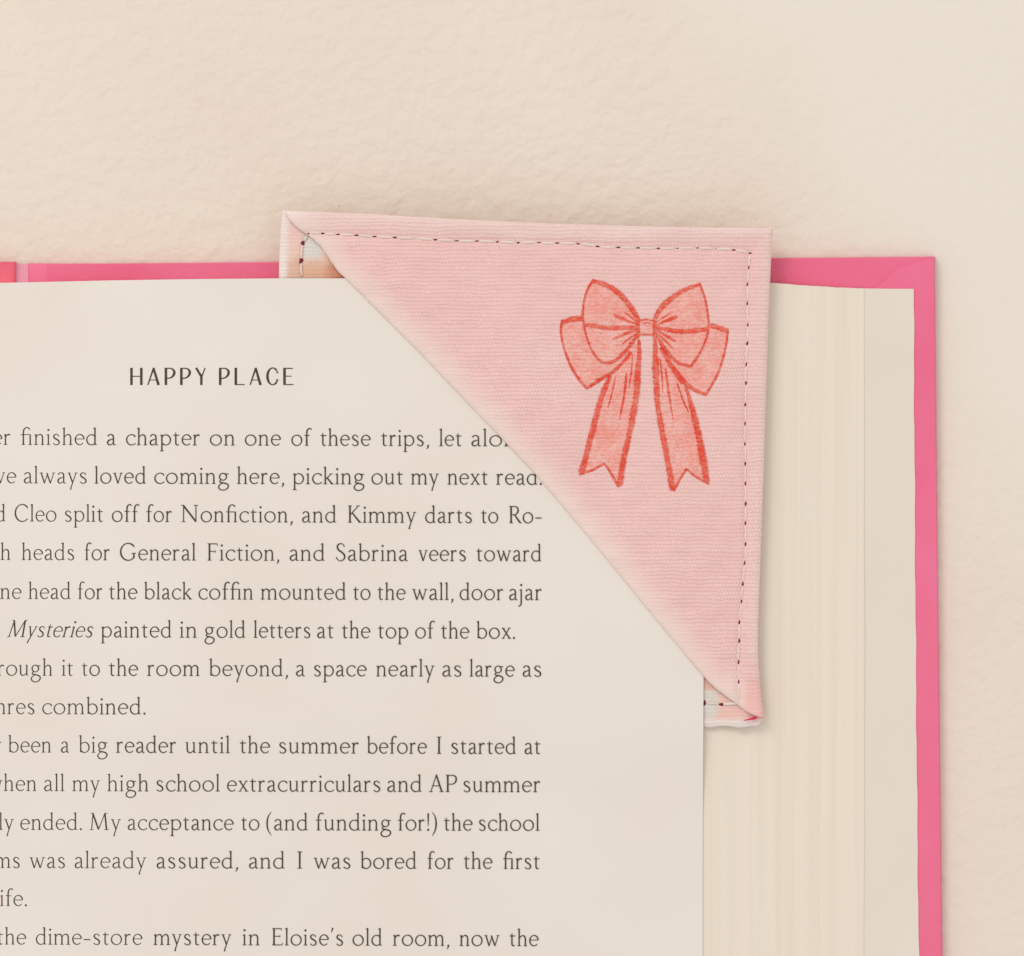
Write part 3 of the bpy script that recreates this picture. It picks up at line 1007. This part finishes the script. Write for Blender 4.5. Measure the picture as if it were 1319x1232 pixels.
hole(928.8, 907.7, 0.1, zback, back)
stitch((907.5, 906), (928.8, 907.7), zback, back, 1.4)
stitch((928.8, 907.7), (953, 906), zback, back, 2.4)
tube('loose_thread', [W(958, 928.5, 0.01200), W(963, 927.3, 0.01215), (W(968, 926.2, 0.0122)), W(972, 925.4, 0.0122), W(974.5, 924.2, 0.01215)],
     [S * r for r in (0.5, 0.9, 1.4, 1.9, 1.3)], M_RED, bm_root)

# printed bow: flat ink on the canvas
BX = lambda p: (690 + p[0] / 3.85, 340 + p[1] / 3.85)


def smooth_closed(parts):
    out = []
    for seg in parts:
        out += [tuple(v[:2]) for v in crom([(a, b, 0) for a, b in seg], 6)]
    return out


def printed(name, parent, fill_parts, lines, lift):
    """fill polygon (list of curve segments) plus pen lines [(pts with widths)], one mesh"""
    V, F, FM, CV = [], [], [], []
    if fill_parts:
        poly = [BX(p) for p in smooth_closed(fill_parts)]
        import mathutils.geometry as mg
        dense = poly
        # ink sheet cut into a fine grid so that it follows the cloth
        P = np.array(dense)
        x0, y0 = P.min(0); x1, y1 = P.max(0)
        step = 2.0
        gx, gy = np.arange(x0 - step, x1 + step, step), np.arange(y0 - step, y1 + step, step)
        XX, YY = np.meshgrid(gx, gy)
        inside = np.zeros(XX.shape, bool)
        for (ax, ay), (bx2, by2) in zip(dense, dense[1:] + dense[:1]):
            cnd = ((ay > YY) != (by2 > YY))
            with np.errstate(divide='ignore', invalid='ignore'):
                xi = (bx2 - ax) * (YY - ay) / (by2 - ay if by2 != ay else 1e-9) + ax
            inside ^= cnd & (XX < xi)
        ZZ = front_h(XX, YY)[0] + lift
        idx = {}
        for r in range(XX.shape[0] - 1):
            for c_ in range(XX.shape[1] - 1):
                if inside[r:r + 2, c_:c_ + 2].all():
                    f = []
                    for rr, cc in ((r, c_), (r + 1, c_), (r + 1, c_ + 1), (r, c_ + 1)):
                        if (rr, cc) not in idx:
                            idx[(rr, cc)] = len(V)
                            V.append(W(XX[rr, cc], YY[rr, cc], ZZ[rr, cc]))
                            CV.append(1.15)
                        f.append(idx[(rr, cc)])
                    F.append(tuple(f)); FM.append(0)
    for k, pts in enumerate(lines):
        st = crom(pts, 9)
        P = np.array([BX(p) for p in st])
        w = np.array([p[2] for p in st]) / 3.85
        w = 1.42 * w * (1 + 0.10 * np.interp(np.arange(len(w)), np.arange(0, len(w) + 3, 3), rng.uniform(-1, 1, len(np.arange(0, len(w) + 3, 3)))))
        d_ = np.gradient(P, axis=0) if len(P) > 2 else np.repeat(P[1:] - P[:1], 2, 0)
        nn = np.stack([-d_[:, 1], d_[:, 0]], -1)
        nn /= np.maximum(np.linalg.norm(nn, axis=1, keepdims=True), 1e-9)
        base_ = len(V)
        cols4 = 6
        cvr = [0.0, 0.55, 1, 1, 0.55, 0.0]
        for i in range(len(P)):
            for j in range(cols4):
                q_ = P[i] + nn[i] * w[i] * (0.5 - j / (cols4 - 1))
                V.append(W(q_[0], q_[1], ztop(q_[0], q_[1]) + lift + 0.000012 + 0.000002 * k))
                CV.append(cvr[j] * (0.55 if i in (0, len(P) - 1) else 1))
        for i in range(len(P) - 1):
            for j in range(cols4 - 1):
                a = base_ + i * cols4 + j
                F.append((a, a + cols4, a + cols4 + 1, a + 1)); FM.append(1)
    F2 = []
    for f in F:
        a, b, c_ = (np.array(V[i]) for i in f[:3])
        F2.append(f if np.cross(b - a, c_ - a)[2] > 0 else f[::-1])
    return new_obj(name, V, F2, [M_FILL, M_LINE], parent, True, FM, np.array([(x_, x_, x_, 1) for x_ in CV]))


bow = printed('bow_print', bm_root, [[(512, 278), (585, 278)], [(585, 278), (582, 358)], [(582, 358), (512, 358)], [(512, 358), (512, 278)]],
              [[(505, 262, 18), (508, 310, 20), (506, 372, 18)], [(592, 262, 20), (590, 310, 22), (592, 375, 20)],
               [(508, 282, 9), (548, 276, 8), (590, 284, 9)], [(512, 352, 11), (548, 350, 9), (588, 355, 11)], [(530, 300, 6), (556, 292, 8), (572, 300, 6)]], 0.000075)
# back loops
printed('back_loop', bow, [[(130, 285), (240, 272), (500, 330)], [(500, 330), (490, 420), (420, 500), (360, 545), (310, 580), (255, 620)],
                           [(255, 620), (210, 570), (170, 500), (140, 420), (125, 340), (130, 285)]],
        [[(126, 292, 22), (180, 276, 26), (238, 270, 28)], [(130, 282, 12), (125, 340, 12), (141, 420, 13), (171, 500, 13), (212, 570, 14), (256, 622, 15)],
         [(252, 622, 12), (310, 580, 20), (370, 545, 19), (430, 492, 17), (475, 435, 18)], [(285, 602, 6), (350, 556, 7), (410, 520, 6)]], 0.000015)
printed('back_loop', bow, [[(955, 330), (860, 305), (600, 330)], [(600, 330), (610, 400), (660, 480), (720, 570), (780, 620), (840, 650)],
                           [(840, 650), (895, 560), (925, 480), (945, 400), (955, 330)]],
        [[(866, 306, 24), (910, 318, 26), (956, 334, 24)], [(953, 328, 12), (945, 400, 12), (926, 480, 13), (896, 560, 13), (840, 655, 15)],
         [(846, 652, 12), (780, 622, 22), (722, 574, 26), (668, 498, 24), (622, 410, 22)]], 0.000015)
# tails
printed('bow_tail', bow, [[(505, 375), (518, 460), (508, 560), (505, 650), (488, 760), (465, 870), (440, 970), (418, 1106)], [(418, 1106), (375, 1040), (345, 990)],
                          [(345, 990), (280, 1022), (213, 1047)], [(213, 1047), (245, 950), (268, 860), (300, 730), (332, 640), (365, 560)], [(365, 560), (440, 470), (505, 375)]],
        [[(512, 375, 14), (514, 450, 24), (505, 550, 30), (500, 650, 32), (482, 760, 30), (458, 870, 28), (434, 980, 28), (416, 1104, 32)],
         [(372, 548, 14), (342, 620, 26), (312, 710, 28), (276, 850, 30), (250, 950, 30), (226, 1042, 32)],
         [(213, 1048, 11), (280, 1024, 10), (343, 990, 14)], [(340, 990, 12), (372, 1036, 13), (412, 1108, 15)],
         [(450, 540, 9), (441, 640, 11), (415, 775, 6)], [(396, 560, 7), (378, 640, 9), (358, 715, 5)], [(480, 450, 6), (474, 540, 8), (462, 620, 4)]], 0.00003)
printed('bow_tail', bow, [[(592, 375), (592, 480), (596, 600), (605, 720), (625, 850), (650, 980), (682, 1126)], [(682, 1126), (715, 1070), (748, 1015)],
                          [(748, 1015), (800, 1060), (862, 1092)], [(862, 1092), (832, 930), (808, 830), (782, 720), (748, 610)], [(748, 610), (660, 490), (592, 375)]],
        [[(592, 372, 20), (594, 480, 30), (598, 600, 32), (607, 720, 28), (630, 850, 28), (655, 980, 28), (680, 1126, 32)],
         [(742, 600, 14), (776, 715, 26), (804, 830, 30), (824, 935, 34), (850, 1086, 34)],
         [(684, 1128, 14), (715, 1070, 12), (750, 1014, 12)], [(745, 1016, 12), (800, 1060, 11), (862, 1092, 13)],
         [(644, 520, 9), (660, 640, 11), (682, 775, 6)], [(700, 590, 7), (728, 670, 10), (758, 738, 5)], [(618, 470, 6), (626, 560, 9), (632, 640, 4)]], 0.00003)
# front loops
printed('bow_loop', bow, [[(505, 268), (470, 215), (430, 165), (380, 120), (330, 95), (280, 82)], [(280, 82), (245, 160), (233, 250), (242, 320), (258, 380), (282, 435), (312, 476), (345, 495)],
                          [(345, 495), (395, 478), (440, 435), (505, 355)], [(505, 355), (505, 268)]],
        [[(508, 272, 18), (476, 222, 27), (432, 166, 28), (382, 124, 26), (332, 99, 22), (278, 84, 20)],
         [(286, 80, 11), (258, 125, 11), (240, 185, 10), (233, 250, 12), (241, 315, 10), (258, 380, 9), (283, 437, 9), (314, 478, 11), (350, 494, 12)],
         [(318, 488, 10), (370, 490, 15), (420, 460, 17), (462, 412, 18), (505, 352, 17)],
         [(242, 300, 18), (310, 312, 24), (380, 320, 26), (440, 318, 22), (502, 318, 20)],
         [(384, 252, 10), (420, 268, 20), (460, 285, 12), (502, 300, 7)], [(380, 376, 9), (420, 358, 17), (460, 340, 13), (502, 332, 8)],
         [(440, 240, 5), (470, 262, 8), (502, 290, 6)], [(428, 400, 6), (465, 370, 9), (502, 345, 7)]], 0.00005)
printed('bow_loop', bow, [[(590, 268), (625, 212), (680, 162), (740, 124), (812, 100)], [(812, 100), (836, 160), (851, 230), (858, 300), (846, 370), (816, 440), (770, 510)],
                          [(770, 510), (715, 492), (662, 448), (622, 398), (590, 355)], [(590, 355), (590, 268)]],
        [[(592, 272, 20), (624, 216, 26), (680, 166, 26), (742, 128, 24), (820, 101, 18)],
         [(812, 98, 11), (836, 160, 11), (851, 230, 10), (858, 300, 12), (846, 370, 10), (816, 440, 11), (768, 512, 13)],
         [(772, 510, 12), (715, 496, 16), (668, 458, 18), (628, 404, 18), (592, 350, 16)],
         [(598, 316, 18), (650, 326, 22), (720, 336, 25), (790, 332, 26), (856, 322, 20)],
         [(705, 264, 16), (660, 278, 16), (602, 302, 8)], [(692, 386, 9), (655, 362, 15), (602, 332, 9)],
         [(668, 244, 4), (634, 266, 8), (600, 288, 6)], [(680, 420, 5), (640, 380, 9), (602, 345, 7)]], 0.00005)
